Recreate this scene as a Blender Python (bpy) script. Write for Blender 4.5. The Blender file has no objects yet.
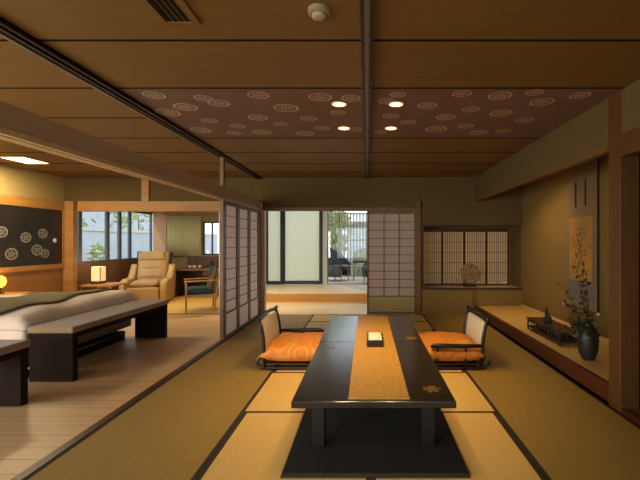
import bpy, bmesh, math, random
from mathutils import Vector, Matrix
random.seed(7)
PI = math.pi
S = bpy.context.scene
COL = S.collection
H, F, PX, PY = 1.28, 408.0, 367.0, 242.0
CEIL = 2.42

# ------------------------------------------------------------------ materials
def srgb(r, g, b):
    f = lambda c: (c/12.92 if c <= .04045 else ((c+.055)/1.055)**2.4)
    return (f(r/255), f(g/255), f(b/255), 1)

def mat(name, col, rough=.6, col2=None, scale=(8, 8, 8), detail=4, bump=0.0, metal=0.0, emit=None, es=0, coat=0.0, dist=0.0, spec=.5, sheen=0):
    m = bpy.data.materials.new(name); m.use_nodes = True
    nt = m.node_tree; b = nt.nodes['Principled BSDF']
    b.inputs['Base Color'].default_value = srgb(*col)
    b.inputs['Roughness'].default_value = rough
    b.inputs['Metallic'].default_value = metal
    b.inputs['Specular IOR Level'].default_value = spec
    b.inputs['Coat Weight'].default_value = coat
    b.inputs['Sheen Weight'].default_value = sheen
    if emit:
        b.inputs['Emission Color'].default_value = srgb(*emit); b.inputs['Emission Strength'].default_value = es
    tc = nt.nodes.new('ShaderNodeTexCoord'); mp = nt.nodes.new('ShaderNodeMapping')
    mp.inputs['Scale'].default_value = scale
    nt.links.new(tc.outputs['Object'], mp.inputs[0])
    n = nt.nodes.new('ShaderNodeTexNoise'); n.inputs['Scale'].default_value = 1; n.inputs['Detail'].default_value = detail
    n.inputs['Distortion'].default_value = dist
    nt.links.new(mp.outputs[0], n.inputs['Vector'])
    if col2:
        r = nt.nodes.new('ShaderNodeValToRGB')
        r.color_ramp.elements[0].position = .3; r.color_ramp.elements[1].position = .7
        r.color_ramp.elements[0].color = srgb(*col); r.color_ramp.elements[1].color = srgb(*col2)
        nt.links.new(n.outputs['Fac'], r.inputs[0]); nt.links.new(r.outputs[0], b.inputs['Base Color'])
    if bump:
        bp = nt.nodes.new('ShaderNodeBump'); bp.inputs['Strength'].default_value = bump; bp.inputs['Distance'].default_value = .004
        nt.links.new(n.outputs['Fac'], bp.inputs['Height']); nt.links.new(bp.outputs[0], b.inputs['Normal'])
    return m

M = {}
M['tatami'] = mat('tatami', (204, 163, 92), .62, (214, 175, 104), (6, 200, 4), bump=.25)
M['tatami_b'] = mat('tatami_woven_across', (204, 163, 92), .62, (214, 175, 104), (200, 6, 4), bump=.25)
M['tatami_out'] = mat('tatami_dim', (142, 113, 50), .62, (156, 125, 60), (200, 6, 4), bump=.25)  # same rush as the middle mats, dimmer light put into the colour
M['border'] = mat('tatami_border', (38, 26, 18), .7)
M['ceil'] = mat('ceiling_wood', (108, 77, 29), .55, (117, 85, 35), (1.2, 16, 4), dist=.6)
M['ceil_gap'] = mat('ceiling_gap', (22, 14, 8), .8)
M['ceil_pat'] = mat('patterned_paper', (108, 78, 62), .7, (114, 84, 66), (3, 3, 3))
M['roundel'] = mat('roundel_print', (172, 148, 126), .7, (192, 168, 144), (6, 6, 6))
M['roundel_w'] = mat('roundel_white', (140, 138, 134), .6, (160, 156, 150), (12, 12, 12))
M['sand'] = mat('sand_plaster', (90, 70, 30), .9, (100, 79, 37), (60, 60, 60), bump=.3)
M['sand_alcove'] = mat('sand_plaster_lit', (122, 94, 42), .9, (134, 104, 50), (60, 60, 60), bump=.3)  # same plaster as sand, alcove light put into its paler colour
M['post_dk'] = mat('dark_post', (84, 52, 20), .45, (98, 62, 26), (14, 14, 1.5), dist=.5)
M['sand_dark'] = mat('sand_plaster_dim', (92, 70, 30), .9, (100, 78, 36), (60, 60, 60), bump=.3)
M['sand_green'] = mat('green_plaster', (160, 140, 86), .9, (170, 150, 94), (50, 50, 50), bump=.3)
M['wood'] = mat('warm_wood', (158, 112, 56), .5, (180, 130, 68), (1.5, 3, 16), dist=.5)
M['wood_y'] = mat('kamoi_wood', (178, 152, 122), .5, (192, 166, 134), (16, 1.5, 16), dist=.5)
M['wood_br'] = mat('brown_wood', (104, 70, 26), .5, (118, 82, 34), (14, 14, 1.5), dist=.5)
M['wood_v'] = mat('pale_post', (206, 176, 132), .5, (218, 190, 146), (14, 14, 1.5), dist=.4)
M['wood_dk'] = mat('dark_wood', (58, 34, 20), .4, (74, 44, 26), (14, 14, 3), dist=.4)
M['red_lacq'] = mat('red_brown_board', (74, 30, 16), .35, (92, 40, 22), (20, 1.5, 10), dist=.4)
M['shoji_fr'] = mat('shoji_frame', (104, 74, 46), .55, (122, 88, 56), (10, 10, 2))
M['brown_wall'] = mat('brown_panel', (98, 64, 42), .5, (112, 76, 50), (10, 2, 1), dist=.3)
M['orange_wall'] = mat('orange_panel', (142, 98, 52), .5, (156, 108, 58), (10, 2, 1), dist=.3)
M['pink_wall'] = mat('pink_plaster', (206, 160, 120), .85, (214, 168, 128), (30, 30, 30), bump=.1)
M['bench_dk'] = mat('bench_espresso', (30, 20, 12), .8, (38, 26, 16), (4, 4, 20), dist=.4, spec=.1)
M['bench_cush'] = mat('bench_fabric', (130, 106, 76), .85, (142, 117, 84), (60, 60, 60), bump=.3, sheen=.2)
M['duvet'] = mat('duvet', (206, 184, 164), .85, (214, 194, 174), (5, 5, 5), bump=.2, sheen=.2)
M['scarf'] = mat('bed_scarf', (92, 84, 42), .8, (108, 98, 54), (40, 40, 40), bump=.3)
M['bed_base'] = mat('bed_base', (120, 104, 86), .8, (130, 114, 95), (40, 40, 40))
M['lacq'] = mat('black_lacquer', (36, 30, 25), .22, (42, 35, 29), (4, 4, 4), spec=.6, coat=.5)
M['lacq'].node_tree.nodes['Principled BSDF'].inputs['Coat Roughness'].default_value = .16
M['lacq_d'] = mat('black_lacquer_edge', (26, 21, 17), .4)
M['mat_black'] = mat('black_mat', (34, 31, 28), .75, (42, 38, 33), (80, 4, 4), bump=.25)
M['black'] = mat('black_wood', (26, 20, 16), .4)
M['black_fr'] = mat('black_aluminium', (32, 32, 30), .4)
M['grey_fr'] = mat('grey_aluminium', (84, 92, 100), .4)
M['white_wall'] = mat('white_plaster', (226, 220, 206), .8, (232, 226, 212), (30, 30, 30), bump=.1)
M['closet'] = mat('recess_shade', (24, 16, 9), .9, spec=.05)  # near-black, the shade of recesses is put into this colour
M['steel'] = mat('steel', (150, 150, 155), .3, metal=.9)
M['rail_dk'] = mat('rail_dark', (38, 28, 22), .45)
M['rail_lt'] = mat('rail_grey', (96, 88, 84), .35)
M['white'] = mat('white_plastic', (214, 206, 190), .5)
M['seat_tan'] = mat('massage_leather', (168, 140, 98), .42, (180, 150, 106), (5, 5, 5), bump=.1)
M['seat_shell'] = mat('massage_shell', (186, 152, 98), .35)
M['seat_dark'] = mat('massage_dark', (50, 40, 32), .5)
M['teal'] = mat('teal_fabric', (28, 70, 74), .85, (36, 84, 88), (40, 40, 40), bump=.3)
M['olive_fab'] = mat('olive_fabric', (110, 92, 56), .85, (120, 102, 64), (40, 40, 40), bump=.3)
M['chair_wood'] = mat('chair_wood', (178, 132, 76), .45, (196, 148, 90), (4, 4, 20))
M['gold_leaf'] = mat('gold_leaf_inlay', (110, 80, 30), .35, (130, 94, 38), (40, 40, 40))
M['green_leaf_inlay'] = mat('dark_leaf_inlay', (74, 76, 66), .3)
M['back_pad'] = mat('backrest_fabric', (210, 194, 170), .8, (196, 178, 154), (26, 26, 26), bump=.2)
M['leaf'] = mat('leaf_green', (50, 52, 20), .6, (70, 66, 28), (20, 20, 20))
M['leaf_red'] = mat('leaf_red', (104, 46, 24), .6, (120, 64, 30), (20, 20, 20))
M['stem'] = mat('stem', (66, 44, 26), .7)
M['vase'] = mat('dark_bronze_vase', (30, 28, 26), .45, (46, 42, 36), (14, 14, 30), bump=.5)
M['hedge'] = mat('garden_leaf', (168, 176, 124), .7, (196, 200, 150), (6, 6, 6))
M['garden'] = mat('garden_wall', (190, 196, 204), .8, (206, 212, 218), (2, 2, 2))
M['bldg'] = mat('pale_building', (196, 204, 214), .8)
M['deck'] = mat('deck_boards', (190, 170, 152), .7, (205, 186, 168), (2, 30, 2))
M['wicker'] = mat('wicker', (40, 42, 48), .6, (56, 58, 66), (60, 60, 60), bump=.6)
M['slat'] = mat('bamboo_slat', (110, 100, 78), .7, (128, 116, 90), (20, 20, 3))
M['ground'] = mat('ground_gravel', (130, 128, 118), .9, (150, 148, 138), (20, 20, 20))
M['panelling'] = mat('olive_panelling', (206, 190, 128), .85, (214, 198, 136), (30, 30, 2))
M['red_box'] = mat('red_wood', (120, 62, 38), .5)
M['tray_cut'] = mat('cut_stone', (92, 88, 80), .6, (40, 36, 30), (40, 40, 40))
M['bookcover'] = mat('dark_cover', (44, 30, 24), .5)
M['yellow_floor'] = mat('sunroom_tatami', (214, 178, 100), .6, (226, 190, 112), (4, 120, 4), bump=.2)
M['hall_floor'] = mat('hall_board', (232, 206, 160), .4, (240, 216, 172), (1.5, 14, 2))
M['riser'] = mat('riser_wood', (206, 146, 66), .5, (216, 156, 76), (1.5, 4, 14))

def floor_mat():
    m = mat('bedroom_boards', (176, 146, 112), .42)
    nt = m.node_tree; b = nt.nodes['Principled BSDF']
    tc = nt.nodes.new('ShaderNodeTexCoord')
    br = nt.nodes.new('ShaderNodeTexBrick')
    br.inputs['Scale'].default_value = 1; br.inputs['Brick Width'].default_value = 1.9; br.inputs['Row Height'].default_value = .15
    br.inputs['Mortar Size'].default_value = .004; br.inputs['Bias'].default_value = 0
    br.inputs['Color1'].default_value = srgb(222, 182, 134); br.inputs['Color2'].default_value = srgb(214, 173, 126); br.inputs['Mortar'].default_value = srgb(160, 130, 100)
    n = nt.nodes.new('ShaderNodeTexNoise'); mp = nt.nodes.new('ShaderNodeMapping'); mp.inputs['Scale'].default_value = (1.5, 20, 2)
    n.inputs['Scale'].default_value = 1
    mx = nt.nodes.new('ShaderNodeMixRGB'); mx.blend_type = 'MULTIPLY'; mx.inputs[0].default_value = .25
    nt.links.new(tc.outputs['Object'], br.inputs['Vector']); nt.links.new(tc.outputs['Object'], mp.inputs[0]); nt.links.new(mp.outputs[0], n.inputs['Vector'])
    nt.links.new(br.outputs['Color'], mx.inputs[1]); nt.links.new(n.outputs['Fac'], mx.inputs[2]); nt.links.new(mx.outputs[0], b.inputs['Base Color'])
    return m
M['boards'] = floor_mat()

def motif_mat(name, base, light, scale, rough=.6, th=(.05, .45), bump=.2):
    # woven scroll pattern: rings of a voronoi field in a second colour
    m = mat(name, base, rough)
    nt = m.node_tree; b = nt.nodes['Principled BSDF']
    tc = nt.nodes.new('ShaderNodeTexCoord'); v = nt.nodes.new('ShaderNodeTexVoronoi'); v.inputs['Scale'].default_value = scale
    w = nt.nodes.new('ShaderNodeMath'); w.operation = 'MULTIPLY'; w.inputs[1].default_value = 26
    s = nt.nodes.new('ShaderNodeMath'); s.operation = 'SINE'
    r = nt.nodes.new('ShaderNodeValToRGB'); r.color_ramp.elements[0].position = th[0]; r.color_ramp.elements[1].position = th[1]
    r.color_ramp.elements[0].color = srgb(*base); r.color_ramp.elements[1].color = srgb(*light)
    nt.links.new(tc.outputs['Object'], v.inputs['Vector']); nt.links.new(v.outputs['Distance'], w.inputs[0]); nt.links.new(w.outputs[0], s.inputs[0])
    nt.links.new(s.outputs[0], r.inputs[0]); nt.links.new(r.outputs[0], b.inputs['Base Color'])
    bp = nt.nodes.new('ShaderNodeBump'); bp.inputs['Strength'].default_value = bump; bp.inputs['Distance'].default_value = .003
    nt.links.new(v.outputs['Distance'], bp.inputs['Height']); nt.links.new(bp.outputs[0], b.inputs['Normal'])
    return m
M['runner'] = motif_mat('gold_brocade', (158, 108, 30), (204, 158, 66), 24, .5)
M['zabuton'] = motif_mat('orange_brocade', (212, 122, 38), (218, 146, 58), 4.2, .6)
M['scroll_cloth'] = mat('scroll_brocade', (118, 94, 60), .8, (132, 106, 70), (30, 30, 30))
M['scroll_in'] = mat('scroll_brocade_grey', (98, 90, 84), .8, (112, 102, 92), (30, 30, 30))

def paper(name, col, tr=.5):
    m = bpy.data.materials.new(name); m.use_nodes = True
    nt = m.node_tree; nt.nodes.clear()
    o = nt.nodes.new('ShaderNodeOutputMaterial'); mx = nt.nodes.new('ShaderNodeMixShader'); mx.inputs[0].default_value = tr
    d = nt.nodes.new('ShaderNodeBsdfDiffuse'); t = nt.nodes.new('ShaderNodeBsdfTranslucent')
    d.inputs[0].default_value = srgb(*col); t.inputs[0].default_value = srgb(*col)
    nt.links.new(d.outputs[0], mx.inputs[1]); nt.links.new(t.outputs[0], mx.inputs[2]); nt.links.new(mx.outputs[0], o.inputs[0])
    return m
M['paper'] = paper('shoji_paper', (242, 238, 240), .5)
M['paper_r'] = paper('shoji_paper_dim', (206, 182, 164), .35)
M['paper_w'] = paper('window_shoji_paper', (214, 192, 160), .6)
M['frost'] = paper('frosted_glass', (240, 240, 224), .75)
M['shade'] = mat('lamp_shade', (240, 210, 150), .8, emit=(255, 208, 146), es=.65)

def glass():
    m = bpy.data.materials.new('clear_glass'); m.use_nodes = True
    nt = m.node_tree; nt.nodes.clear()
    o = nt.nodes.new('ShaderNodeOutputMaterial'); mx = nt.nodes.new('ShaderNodeMixShader'); mx.inputs[0].default_value = .06
    t = nt.nodes.new('ShaderNodeBsdfTransparent'); g = nt.nodes.new('ShaderNodeBsdfGlossy'); g.inputs['Roughness'].default_value = .02
    t.inputs[0].default_value = (.93, .96, .97, 1)
    nt.links.new(t.outputs[0], mx.inputs[1]); nt.links.new(g.outputs[0], mx.inputs[2]); nt.links.new(mx.outputs[0], o.inputs[0])
    return m
M['glass'] = glass()
def emis(name, col, s):
    return mat(name, col, .5, emit=col, es=s)
M['em_warm'] = emis('downlight_lens', (255, 208, 120), 5)
M['em_panel'] = emis('light_panel', (255, 232, 180), 5)
M['em_bed'] = emis('bedside_glow', (255, 190, 60), 3)

# ------------------------------------------------------------------ helpers
class MB:
    def __init__(s): s.bm = bmesh.new()
    def box(s, x0, x1, y0, y1, z0, z1, mtx=None):
        r = bmesh.ops.create_cube(s.bm, size=1)
        for v in r['verts']:
            v.co = Vector(((x0+x1)/2+v.co.x*(x1-x0), (y0+y1)/2+v.co.y*(y1-y0), (z0+z1)/2+v.co.z*(z1-z0)))
            if mtx: v.co = mtx @ v.co
        return s
    def tube(s, pts, r, n=10, caps=True, sq=None):
        pts = [Vector(p) for p in pts]; rs = r if isinstance(r, (list, tuple)) else [r]*len(pts)
        rings = []
        ref = None
        for i, p in enumerate(pts):
            d = (pts[min(i+1, len(pts)-1)]-pts[max(i-1, 0)]).normalized()
            if ref is None: ref = Vector((0, 0, 1)) if abs(d.z) < .9 else Vector((0, 1, 0))
            u = d.cross(ref).normalized(); w = u.cross(d).normalized(); ref = w
            ring = []
            for k in range(n):
                a = 2*PI*(k+.5)/n
                c, q = math.cos(a), math.sin(a)
                if sq: c, q = (c*1.414*sq[0], q*1.414*sq[1])
                ring.append(s.bm.verts.new(p+u*c*rs[i]+w*q*rs[i]))
            rings.append(ring)
        for a, b in zip(rings, rings[1:]):
            for k in range(n): s.bm.faces.new((a[k], a[(k+1) % n], b[(k+1) % n], b[k]))
        if caps:
            s.bm.faces.new(rings[0][::-1]); s.bm.faces.new(rings[-1])
        return s
    def bar(s, p0, p1, w, h):
        return s.tube([p0, p1], 1, 4, sq=(w/2, h/2))
    def lathe(s, prof, c=(0, 0, 0), n=24):
        rings = []
        for r, z in prof:
            rings.append([s.bm.verts.new((c[0]+r*math.cos(2*PI*k/n), c[1]+r*math.sin(2*PI*k/n), c[2]+z)) for k in range(n)])
        for a, b in zip(rings, rings[1:]):
            for k in range(n): s.bm.faces.new((a[k], a[(k+1) % n], b[(k+1) % n], b[k]))
        s.bm.faces.new(rings[0][::-1]); s.bm.faces.new(rings[-1])
        return s
    def pad(s, cx, cy, cz, lx, ly, t, n=14, p=2.6, mtx=None, sag=0.0, wob=0.0):
        """a stuffed pad: thick in the middle, thin at its seam"""
        top, bot = {}, {}
        for i in range(n+1):
            for j in range(n+1):
                u, v = 2*i/n-1, 2*j/n-1
                k = max(0, (1-abs(u)**p)*(1-abs(v)**p))**.5
                inset = 1-.05*(1-abs(u)**2)*abs(v)**4-.05*(1-abs(v)**2)*abs(u)**4
                w = wob*math.sin(5*u+3*v)*math.cos(4*v-2*u)
                x, y = cx+u*lx/2*inset, cy+v*ly/2*inset
                def P(z):
                    q = Vector((x, y, z)); return mtx @ q if mtx else q
                edge = i in (0, n) or j in (0, n)
                top[i, j] = s.bm.verts.new(P(cz+t/2*k+w*k-sag*k))
                bot[i, j] = top[i, j] if edge else s.bm.verts.new(P(cz-t/2*k))
        for i in range(n):
            for j in range(n):
                s.bm.faces.new((top[i, j], top[i+1, j], top[i+1, j+1], top[i, j+1]))
                f = (bot[i, j], bot[i, j+1], bot[i+1, j+1], bot[i+1, j])
                if len(set(f)) == 4:
                    try: s.bm.faces.new(f)
                    except ValueError: pass
        return s
    def prism(s, poly, axis, a0, a1):
        """extrude a 2-D polygon along an axis"""
        def P(u, v, a):
            return {'x': (a, u, v), 'y': (u, a, v), 'z': (u, v, a)}[axis]
        A = [s.bm.verts.new(P(u, v, a0)) for u, v in poly]; B = [s.bm.verts.new(P(u, v, a1)) for u, v in poly]
        s.bm.faces.new(A[::-1]); s.bm.faces.new(B)
        n = len(poly)
        for k in range(n): s.bm.faces.new((A[k], A[(k+1) % n], B[(k+1) % n], B[k]))
        return s
    def build(s, name, m, parent=None, bevel=0, smooth=False, seg=2):
        bmesh.ops.recalc_face_normals(s.bm, faces=s.bm.faces[:])
        me = bpy.data.meshes.new(name); s.bm.to_mesh(me); s.bm.free()
        o = bpy.data.objects.new(name, me); COL.objects.link(o)
        me.materials.append(M[m] if isinstance(m, str) else m)
        if smooth:
            for p in me.polygons: p.use_smooth = True
        if bevel:
            b = o.modifiers.new('bevel', 'BEVEL'); b.width = bevel; b.segments = seg; b.limit_method = 'ANGLE'
        if parent is not None: o.parent = parent
        return o

def tag(o, label=None, cat=None, group=None, kind=None):
    if label: o['label'] = label
    if cat: o['category'] = cat
    if group: o['group'] = group
    if kind: o['kind'] = kind
    return o
def thing(name, label, cat, loc=(0, 0, 0), rz=0, group=None):
    o = bpy.data.objects.new(name, None); COL.objects.link(o); o.location = loc; o.rotation_euler = (0, 0, rz)
    o.empty_display_size = .1
    return tag(o, label, cat, group)
def struct(o): o['kind'] = 'structure'; return o
def copy_tree(o, parent=None):
    c = o.copy(); COL.objects.link(c)
    if parent is not None: c.parent = parent
    for ch in [x for x in bpy.data.objects if x.parent == o]: copy_tree(ch, c)
    return c
def box(name, m, *a, parent=None, bevel=0): return MB().box(*a).build(name, m, parent, bevel)

# ------------------------------------------------------------------ setting
XL, XR, XD, XW = -1.855, 1.905, 2.74, -5.35     # tatami edge left, right wall, alcove wall, bedroom window wall
YB, YS = 7.2, 10.25                              # back wall, sunroom end
YN = -1.6
struct(box('floor', 'bench_dk', XW-.2, XD+.3, YN-.1, 8.7, -.15, -.052))
struct(box('floor_bedroom', 'boards', XW, XL-.06, YN, YB, -.05, 0))
struct(box('floor_sunroom', 'yellow_floor', XW, -2.65, YB+.1, YS, -.05, 0))
struct(box('floor_hall', 'hall_floor', -2.6, .95, YB+.1, 8.7, -.05, 0))
sill = MB(); sill.box(XL-.06, XL, YN, YB, -.05, .004); struct(sill.build('trim_1', 'wood_dk'))
struct(box('trim_2', 'hall_floor', XL, 0, YB, YB+.1, -.05, .006))
struct(box('trim_3', 'wood', XW+.2, XL-.06, YB, YB+.1, -.05, .006))
# raised hall step with a skewed far edge where the terrace door stands open
poly = [(-2.6, 8.7), (.95, 8.7), (.95, 8.85), (-.02, 9.05), (-.77, 10.45), (-2.6, 10.45)]
MBs = MB().prism(poly, 'z', .165, .19); st = MBs.build('floor_step', 'hall_floor', bevel=.006); struct(st)
struct(box('trim_4', 'riser', -2.6, .95, 8.7, 8.74, 0, .165))

# ceiling boards
cb = MB()
ys = [-1.6, -.58, .14, .86, 1.58, 2.305, 3.02, 3.745, 4.47, 5.19, 5.91, 6.63, 7.2]
for a, b in zip(ys, ys[1:]):
    g = .009
    for x0, x1 in ((XW, -1.97), (-1.855, -.033), (.033, XD)):
        if a > 3 and b < 4.5 and x0 > -1.9: continue
        cb.box(x0, x1, a+g, b-g, CEIL, CEIL+.02)
struct(cb.build('ceiling', 'ceil'))
gs = MB()
for q in ys[1:-1]:
    for x0, x1 in ((XW, -1.97), (-1.855, -.033), (.033, XR)):
        if q == 3.745 and x0 > -1.9: continue
        gs.box(x0, x1, q-.008, q+.008, CEIL-.003, CEIL+.019)
struct(gs.build('gap_shade', 'closet'))  # dark strips stand for the shade in the gaps between boards
struct(box('ceiling_slab', 'ceil_gap', XW-.1, XD+.1, YN-.1, YS+.1, CEIL+.02, CEIL+.1))
cp = MB(); cp.box(-1.855, -.033, 3.03, 4.46, CEIL, CEIL+.02); cp.box(.033, XR, 3.03, 4.46, CEIL, CEIL+.02)
cp.box(XR, XD, 3.03, 4.46, CEIL+.001, CEIL+.02)
cpo = struct(cp.build('ceiling_panel', 'ceil_pat'))

def roundel(bm, P, r, seed):
    """chrysanthemum roundel: scalloped ring, inner petal loops, heart; P maps (u,v)->Vector"""
    rnd = random.Random(seed); ph = rnd.random()*6
    def ring(cu, cv, r0, r1, n=24, lob=0, amp=0):
        vs = []
        for k in range(n):
            a = 2*PI*k/n+ph; m = 1+amp*abs(math.sin(lob*a/2))
            vs.append((bm.verts.new(P(cu+r0*m*math.cos(a), cv+r0*m*math.sin(a))), bm.verts.new(P(cu+r1*m*math.cos(a), cv+r1*m*math.sin(a)))))
        for k in range(n):
            a, b = vs[k], vs[(k+1) % n]; bm.faces.new((a[0], a[1], b[1], b[0]))
    ring(0, 0, r*.74, r*.92, 40, 9, .1)
    k = 5
    for i in range(k):
        a = 2*PI*i/k+ph
        ring(r*.42*math.cos(a), r*.42*math.sin(a), r*.12, r*.22, 12)
    ring(0, 0, r*.04, r*.13, 10)
spots = [(258,95,11),(286,108,13),(320,97,12),(351,98,10),(258,117.5,10),(280.5,124,7),(308.6,118.5,8.5),(338,112.5,7.5),
 (322,128,8),(305,133.5,9),(262,132,9.5),(354.5,129.5,8),(387,101,9),(398,94.5,8),(391,116,8.5),(408,122,8),(380.5,132,6),
 (154,95,11),(168,112.5,12),(185.6,107,12),(203,98,9),(218.5,103,11),(209.7,120.5,8),(201,130,10),(237.5,126,8),(234,133,7),
 (427,105.5,10),(462,93.5,10),(500,95.5,12),(471,109,9),(535,92,9),(542,102,12),(580,95,10),(446,117,10),(501,113,11),
 (525,120,9),(436,129,11),(465.6,126,8),(479,132.5,9),(503,131,8)]
rb = bmesh.new()
for i, (px, py, r) in enumerate(spots):
    Y = F*(CEIL-H)/(PY-py); X = (px-PX)/F*Y; R = r*Y/F
    if Y-R < 3.04: Y = 3.04+R
    if Y+R > 4.44: Y = 4.44-R
    roundel(rb, lambda u, v, X=X, Y=Y: Vector((X+u, Y+v, CEIL-.0015)), R, i)
w = MB(); w.bm = rb; w.build('roundel_print', 'roundel', cpo)

# ceiling rails
struct(box('trim_5', 'rail_dk', -.033, .033, YN, YB, CEIL-.028, CEIL+.02))
struct(box('trim_6', 'rail_lt', -.012, .012, YN, YB, CEIL-.032, CEIL-.028))
tr = MB(); tr.box(-1.97, -1.855, YN, YB, CEIL-.012, CEIL+.02); tr.box(-1.872, -1.855, YN, YB, CEIL-.03, CEIL); tr.box(-1.925, -1.905, YN, YB, CEIL-.03, CEIL)
struct(tr.build('trim_7', 'rail_dk'))
struct(box('rail_highlight', 'rail_lt', -1.97, -1.945, YN, YB, CEIL-.034, CEIL-.012))  # added grey lip imitates the daylight highlight along the rail
struct(box('trim_9', 'wood_v', -3.93, -3.87, YN, YB, CEIL-.04, CEIL))
# kamoi beam spanning between bedroom and tatami room
struct(box('trim_10', 'wood_y', -1.90, -1.86, YN, YB, 1.86, 2.0, bevel=.004))
kb = MB(); kb.box(-1.93, -1.905, YN, YB, 1.83, 1.865); kb.box(-1.875, -1.85, YN, YB, 1.83, 1.865); kb.box(-1.905, -1.875, YN, YB, 1.845, 1.865)
struct(kb.build('trim_11', 'wood_v', bevel=.003))
struct(box('trim_12', 'wood_br', -1.91, -1.86, 5.29, 5.345, 0.004, 1.83, bevel=.003))
struct(box('trim_13', 'wood_br', -1.91, -1.86, 5.29, 5.345, 2.0, CEIL-.035, bevel=.003))
# back wall
bw = MB()
bw.box(XW-.1, XL, YB+.01, YB+.09, 1.98, CEIL); bw.box(XL, 1.0, YB+.01, YB+.09, 1.89, CEIL)
bw.box(.98, XD, YB, YB+.06, 1.575, CEIL)
bw.box(.87, .98, YB+.01, YB+.09, 0, 1.98)
lo = MB(); lo.box(.98, XD, YB, YB+.06, 0, .45); struct(lo.build('wall_niche_base', 'sand_alcove'))
struct(bw.build('wall_back', 'sand'))
struct(box('trim_14', 'wood', XW+.26, -1.935, YB-.03, YB+.09, 1.82, 2.0, bevel=.004))
struct(box('trim_15', 'wood_br', -1.934, .87, YB-.012, YB+.09, 1.83, 1.89, bevel=.003))
struct(box('trim_16', 'wood_v', XL-.01, XL+.055, YB-.03, YB+.09, .006, 1.83, bevel=.004))
struct(box('trim_17', 'wood_br', .87, .95, YB-.02, YB+.01, 0, 2.0, bevel=.003))
struct(box('trim_18', 'wood', XW+.0, XW+.175, YB-.02, YB+.09, 0, 2.0, bevel=.004))
struct(box('trim_19', 'wood', -3.97, -3.84, YB-.025, YB+.01, 2.0, CEIL-.04, bevel=.004))
struct(box('trim_20', 'wood_br', 1.86, 1.93, YB-.015, YB, .15, .46, bevel=.003))
# niche (recess) beside the alcove
nb = MB()
nb.box(.92, .98, YB+.09, 7.8, .3, 1.7); nb.box(XD, XD+.06, YB+.06, 7.8, .3, 1.7); nb.box(.98, XD, YB+.06, 7.8, 1.575, 1.66)
nb.box(.92, XD+.06, 7.78, 7.82, .3, .47); nb.box(.92, XD+.06, 7.78, 7.82, 1.52, 1.7); nb.box(2.69, XD+.02, 7.73, 7.8, .462, 1.6)
struct(nb.build('wall_niche', 'sand_dark'))
struct(box('trim_21', 'wood_v', .98, XD, YB-.01, 7.78, .44, .462))
nf = MB(); nf.box(.975, XD, YB-.014, YB+.01, 1.555, 1.58); nf.box(.972, 1.0, YB-.014, YB+.01, .45, 1.56); nf.box(.975, XD, YB-.018, YB-.012, .44, .475)
struct(nf.build('trim_22', 'wood_dk'))
# right wall
rw = MB()
rw.box(XR, XR+.05, 3.22, YB, 2.03, CEIL)
rw.box(XR, XR+.05, YN, 3.05, 2.08, CEIL)
rw.box(XR, XR+.05, YN, 1.75, 0, 2.08)
rw.box(XR+.13, XD, 3.1, 3.19, 0, CEIL)
struct(rw.build('wall_right', 'sand'))
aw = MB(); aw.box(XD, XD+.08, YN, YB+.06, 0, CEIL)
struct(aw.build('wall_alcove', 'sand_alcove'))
struct(box('trim_23', 'wood_br', XR-.012, XR+.055, 3.22, YB, 1.995, 2.03, bevel=.003))
struct(box('trim_24', 'post_dk', XR-.02, XR+.06, 1.75, 3.05, 1.915, 2.08, bevel=.003))
struct(box('trim_25', 'post_dk', XR-.01, XR+.13, 3.05, 3.2, 0, CEIL, bevel=.004))
struct(box('floor_closet', 'wood_br', XR+.05, XD, 1.75, 3.05, -.05, .03))
struct(box('trim_26', 'red_lacq', XR, XR+.05, 1.75, 3.05, -.05, .035))
cw = MB(); cw.box(XD-.02, XD, 1.75, 3.05, 0.03, CEIL); cw.box(XR+.13, XD-.02, 3.05, 3.1, .03, CEIL)
struct(cw.build('wall_closet', 'closet'))  # darkness inside the opening is put into the wall colour
# tokonoma platform and its front board
struct(box('floor_alcove', 'tatami', XR+.05, XD, 3.2, YB, 0, .15))
struct(box('trim_27', 'red_lacq', XR-.01, XR+.05, 3.2, YB-.001, .02, .155, bevel=.006))
struct(box('trim_28', 'wood_v', XD-.02, XD, 3.2, YB-.001, .15, .18))
# bedroom window wall, sunroom shell
lw = MB()
lw.box(XW-.1, XW, YN, YB+.1, 1.84, CEIL)
lw.box(XW-.1, XW, 5.0, YB+.1, .82, .9)
lw.box(XW-.1, XW, YN, -.2, 0, 1.84); lw.box(XW-.1, XW, 2.3, 5.0, .0, 1.84)
lw.box(XW-.1, XW, YB+.1, YS+.1, 1.995, CEIL)
struct(lw.build('wall_left', 'sand_green'))
struct(box('wall_headboard', 'orange_wall', XW-.1, XW-.0, 5.0, YB, 0, .82))
struct(box('wall_sunroom_left', 'brown_wall', XW-.1, XW, YB+.1, YS+.1, 0, .88))
struct(box('trim_29', 'wood', XW, XW+.03, 5.0, YB-.02, .83, .905, bevel=.003))
struct(box('trim_30', 'wood', XW, XW+.03, 5.0, YB-.02, 1.83, 1.98, bevel=.003))
struct(box('trim_31', 'wood', XW, XW+.028, YB-.06, YB-.02, .905, 1.83, bevel=.003))
sw = MB()
sw.box(-4.13, -2.65, YS, YS+.1, 0, .95); sw.box(-4.13, -2.65, YS, YS+.1, 1.79, CEIL); sw.box(-5.02, -4.13, YS, YS+.1, 0, CEIL)
struct(sw.build('wall_sunroom_back', 'sand_green'))
struct(box('wall_sunroom_pillar', 'pink_wall', XW, -5.02, YS-.04, YS+.1, 0, CEIL))
struct(box('trim_32', 'wood', -5.02, -2.65, YS-.3, YS, 1.95, 2.08, bevel=.003))
struct(box('wall_hall_left', 'white_wall', -2.65, -2.6, YB+.1, YS+.1, -.05, CEIL))
struct(box('wall_hall_right', 'white_wall', .87, .92, YB+.1, 9.0, -.05, CEIL))
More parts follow.
